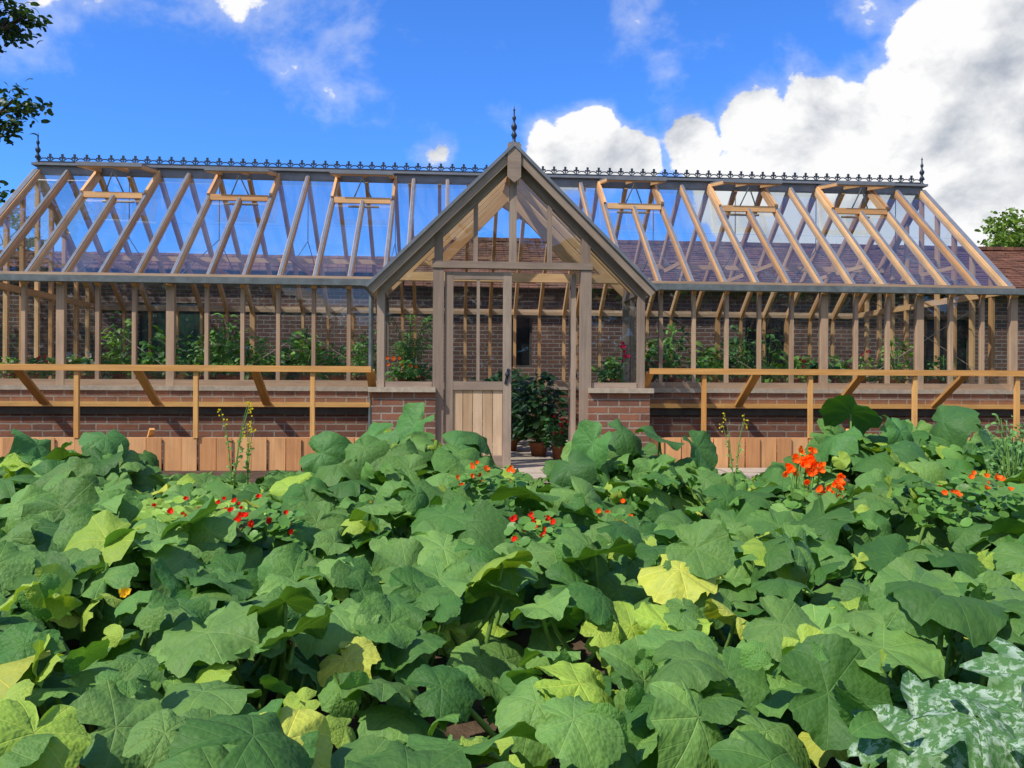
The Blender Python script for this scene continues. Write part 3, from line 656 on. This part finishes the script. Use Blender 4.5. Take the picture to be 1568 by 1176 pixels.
for k in range(15):
    th=random.uniform(0,6.28); R=random.uniform(.3,.5); H=random.uniform(.35,.85); pts=[(R*t*math.cos(th),R*t*math.sin(th),H*math.sin(t*2.3)*.95) for t in np.linspace(0,1,14)]
    s.tube(pts,.005,4)
    for j in range(2,14):
        for sd in (-1,1): L[0].append(pts[j]);L[1].append((0,-.4,1));L[2].append((math.cos(th)*.9-sd*math.sin(th),math.sin(th)*.9+sd*math.cos(th),-.3));L[3].append(.055);L[4].append((.09,.21,.04))
frond=[leaf_template(98,2,9,'ellipse')]; frond[0][0][:,1]*=.35
scatter('fronds',frond,*L,M_fol,pe); s.make('stems',M_stalk,pe)
# ------------------------------------------------------------ trees
def tree(name,base,H,clumps,nl,ls_,col,trunk=.22):
    e=empty(name); t=MB(); base=Vector(base); fork=base+Vector((0,0,H*.35))
    t.tube([base,base+Vector((.05,0,H*.18)),fork,base+Vector((.1,.1,H*.8))],[trunk,trunk*.8,trunk*.6,trunk*.15],9)
    L=[[],[],[],[],[]]
    for (cx,cy,cz,r) in clumps:
        c=Vector((cx,cy,cz)); m_=(fork+c)/2+Vector((0,0,.35)); t.tube([fork+Vector((0,0,random.uniform(0,H*.2))),m_,c],[trunk*.35,trunk*.18,.012],6)
        nsub=max(6,int(10*r)); subs=[]
        for q in range(nsub):
            dv=Vector((random.gauss(0,1),random.gauss(0,1),random.gauss(0,.8))).normalized()*r*random.uniform(.4,1)
            subs.append(c+dv); t.tube([c-(c-m_)*.15,c+dv*.5+Vector((0,0,.03)),c+dv],[.02,.012,.004],4)
        n=int(nl*r*max(r,.6))
        for q in range(n):
            s_=random.choice(subs); p=s_+Vector((random.gauss(0,.14),random.gauss(0,.16),random.gauss(0,.11)))*max(.6,r)
            L[0].append(tuple(p));L[1].append((random.gauss(0,.7),random.gauss(0,.7),.8));L[2].append((random.gauss(0,1),random.gauss(0,1),-.3));L[3].append(ls_*random.uniform(.7,1.3));L[4].append(np.array(col)*random.uniform(.6,1.5))
    t.make('trunk_and_branches',M_bark,e,True); scatter('leaves',ell,*L,M_fol,e)
cl=[(-6.6,3.2,5.88,.26),(-6.9,3.2,6.1,.40),(-7.0,3.2,5.72,.36),(-6.6,3.2,4.66,.24),(-6.9,3.2,4.5,.34),(-7.15,3.2,3.5,.3)]+[(-9.8+random.uniform(-1.5,1.2),3+random.uniform(-1.5,1.5),random.uniform(3.2,8),random.uniform(.7,1.2)) for _ in range(16)]
tree('overhanging_tree',(-9.8,3,0),7.5,cl,900,.06,(.03,.06,.02))
def crown(cx,cy,cz,R,H,n): return [(cx+random.gauss(0,.45)*R,cy+random.gauss(0,.5)*R,cz+random.uniform(-.5,.5)*H,random.uniform(.8,1.3)) for _ in range(n)]
tree('garden_tree',(17.8,17,0),4.6,crown(18.0,17,4.4,2.2,2.4,28),650,.09,(.15,.22,.04))
tree('garden_tree',(-15.5,14,0),6,crown(-15.2,14,3.8,3,3.6,26),480,.09,(.06,.12,.03))
L=[[],[],[],[],[]]
for k in range(22000):
    x=random.uniform(-60,70); y=38+random.gauss(0,1.5); h=2.6+1.2*math.sin(x*.31)+.8*math.sin(x*.77+2); z=h*random.random()**.5
    L[0].append((x,y,z));L[1].append((random.gauss(0,.5),-.8,.8));L[2].append((random.gauss(0,1),0,-.3));L[3].append(random.uniform(.12,.3));L[4].append(np.array((.05,.09,.03))*random.uniform(.5,1.5))
scatter('distant_hedgerow',ell,*L,M_fol)
L=[[],[],[],[],[]]
for k in range(30000):
    x=random.uniform(-45,45); y=-30+random.gauss(0,1.2); h=7.5+2.0*math.sin(x*.23)+1.2*math.sin(x*.61+2); z=-.6+h*random.random()**.8
    L[0].append((x,y,z));L[1].append((random.gauss(0,.5),.8,.8));L[2].append((random.gauss(0,1),0,-.3));L[3].append(random.uniform(.25,.5));L[4].append(np.array((.045,.08,.025))*random.uniform(.5,1.5))
scatter('reflection_trees',ell,*L,M_fol)  # unseen treeline added behind the camera to give the glass dark reflections
# ------------------------------------------------------------ camera, light, world
cam=bpy.data.cameras.new('camera'); co=bpy.data.objects.new('camera',cam); COL.objects.link(co); scene.camera=co
cam.sensor_width=36; cam.lens=29.4; cam.clip_end=3000; cam.clip_start=.05
co.location=(-8.8*math.sin(TH),-8.8*math.cos(TH),.9)
fwd=Vector((math.sin(TH),math.cos(TH),0)); R_=fwd.to_track_quat('-Z','Y').to_matrix(); R_=R_@Matrix.Rotation(math.radians(.3),3,'Z'); co.rotation_euler=R_.to_euler()
sl=bpy.data.lights.new('sun','SUN'); so=bpy.data.objects.new('sun',sl); COL.objects.link(so); sl.energy=5.0; sl.angle=math.radians(.5); sl.color=(1,.95,.86)
so.rotation_euler=SUN.to_track_quat('Z','Y').to_euler(); so.location=(-6,-6,12)
w=bpy.data.worlds.new('World'); scene.world=w; w.use_nodes=True; nt=w.node_tree; nt.nodes.clear(); ns=nt.nodes; ls=nt.links
sky=N(ns,'ShaderNodeTexSky'); sky.sky_type='NISHITA'; sky.sun_disc=False; sky.sun_elevation=math.asin(SUN.z); sky.sun_rotation=math.atan2(SUN.x,SUN.y)
sky.air_density=1.0; sky.dust_density=.2; sky.ozone_density=3.0
tc=N(ns,'ShaderNodeTexCoord').outputs['Generated']
right=Vector((math.cos(TH),-math.sin(TH),0))
def sdir(px,py): return (fwd+right*((px-784)/1280)+Vector((0,0,1))*((588-py)/1280)).normalized()
nz=N(ns,'ShaderNodeMapping'); nz.inputs['Scale'].default_value=(1,1,1.3); ls.new(tc,nz.inputs[0])
def field(off):
    v=N(ns,'ShaderNodeVectorMath',operation='ADD'); v.inputs[1].default_value=off; ls.new(nz.outputs[0],v.inputs[0])
    return noise(nt,v.outputs[0],6.5,8,.58,.12)
f0=field((0,0,0)); f1=field((-.022,-.0,.035))
blobs=[(1430,190,230,1),(1570,110,190,1),(1260,200,140,1),(1150,190,100,1),(1560,300,240,1),(1055,220,90,1),(905,215,75,.95),(850,250,70,.85),(975,240,80,1),(1150,285,130,1),(1320,330,170,.95),(1800,150,330,1),(1330,15,90,.60),
 (400,-30,230,.44),(500,60,120,.38),(980,-10,110,.50),(672,240,52,.62),(80,-40,180,.42)]
acc=None
for (px,py,r,wt) in blobs:
    d=N(ns,'ShaderNodeVectorMath',operation='DISTANCE'); ls.new(tc,d.inputs[0]); d.inputs[1].default_value=sdir(px,py)
    b_=maprange(nt,d.outputs['Value'],0,r/1280*1.15,wt,0,True)
    acc=b_ if acc is None else math_(nt,'MAXIMUM',acc,b_)
sp=N(ns,'ShaderNodeSeparateXYZ'); ls.new(tc,sp.inputs[0]); acc=math_(nt,'MAXIMUM',acc,maprange(nt,sp.outputs[1],-.1,-.4,0,.45,True))
dens=math_(nt,'ADD',acc,math_(nt,'MULTIPLY_ADD',f0,2.0,-1.0))
alpha=maprange(nt,dens,.38,.49,0,1,True)
alpha=math_(nt,'MAXIMUM',alpha,maprange(nt,dens,.14,.5,0,.32,True))
shade=math_(nt,'MULTIPLY_ADD',math_(nt,'SUBTRACT',f0,f1),4.5,.94)
thick=maprange(nt,dens,.7,1.3,0,.36,True); shade=math_(nt,'SUBTRACT',shade,thick,clamp=True)
ccol=mixc(nt,shade,(3.7,4.1,4.8),(8.6,8.6,8.6))
skyc=mixc(nt,1.0,sky.outputs[0],(.55,1.16,2.12),'MULTIPLY')
bg=N(ns,'ShaderNodeBackground'); bg.inputs[1].default_value=.115; ls.new(mixc(nt,alpha,skyc,ccol),bg.inputs[0])
wo=N(ns,'ShaderNodeOutputWorld'); ls.new(bg.outputs[0],wo.inputs[0])
scene.view_settings.view_transform='Standard'; scene.view_settings.look='None'; scene.view_settings.exposure=0
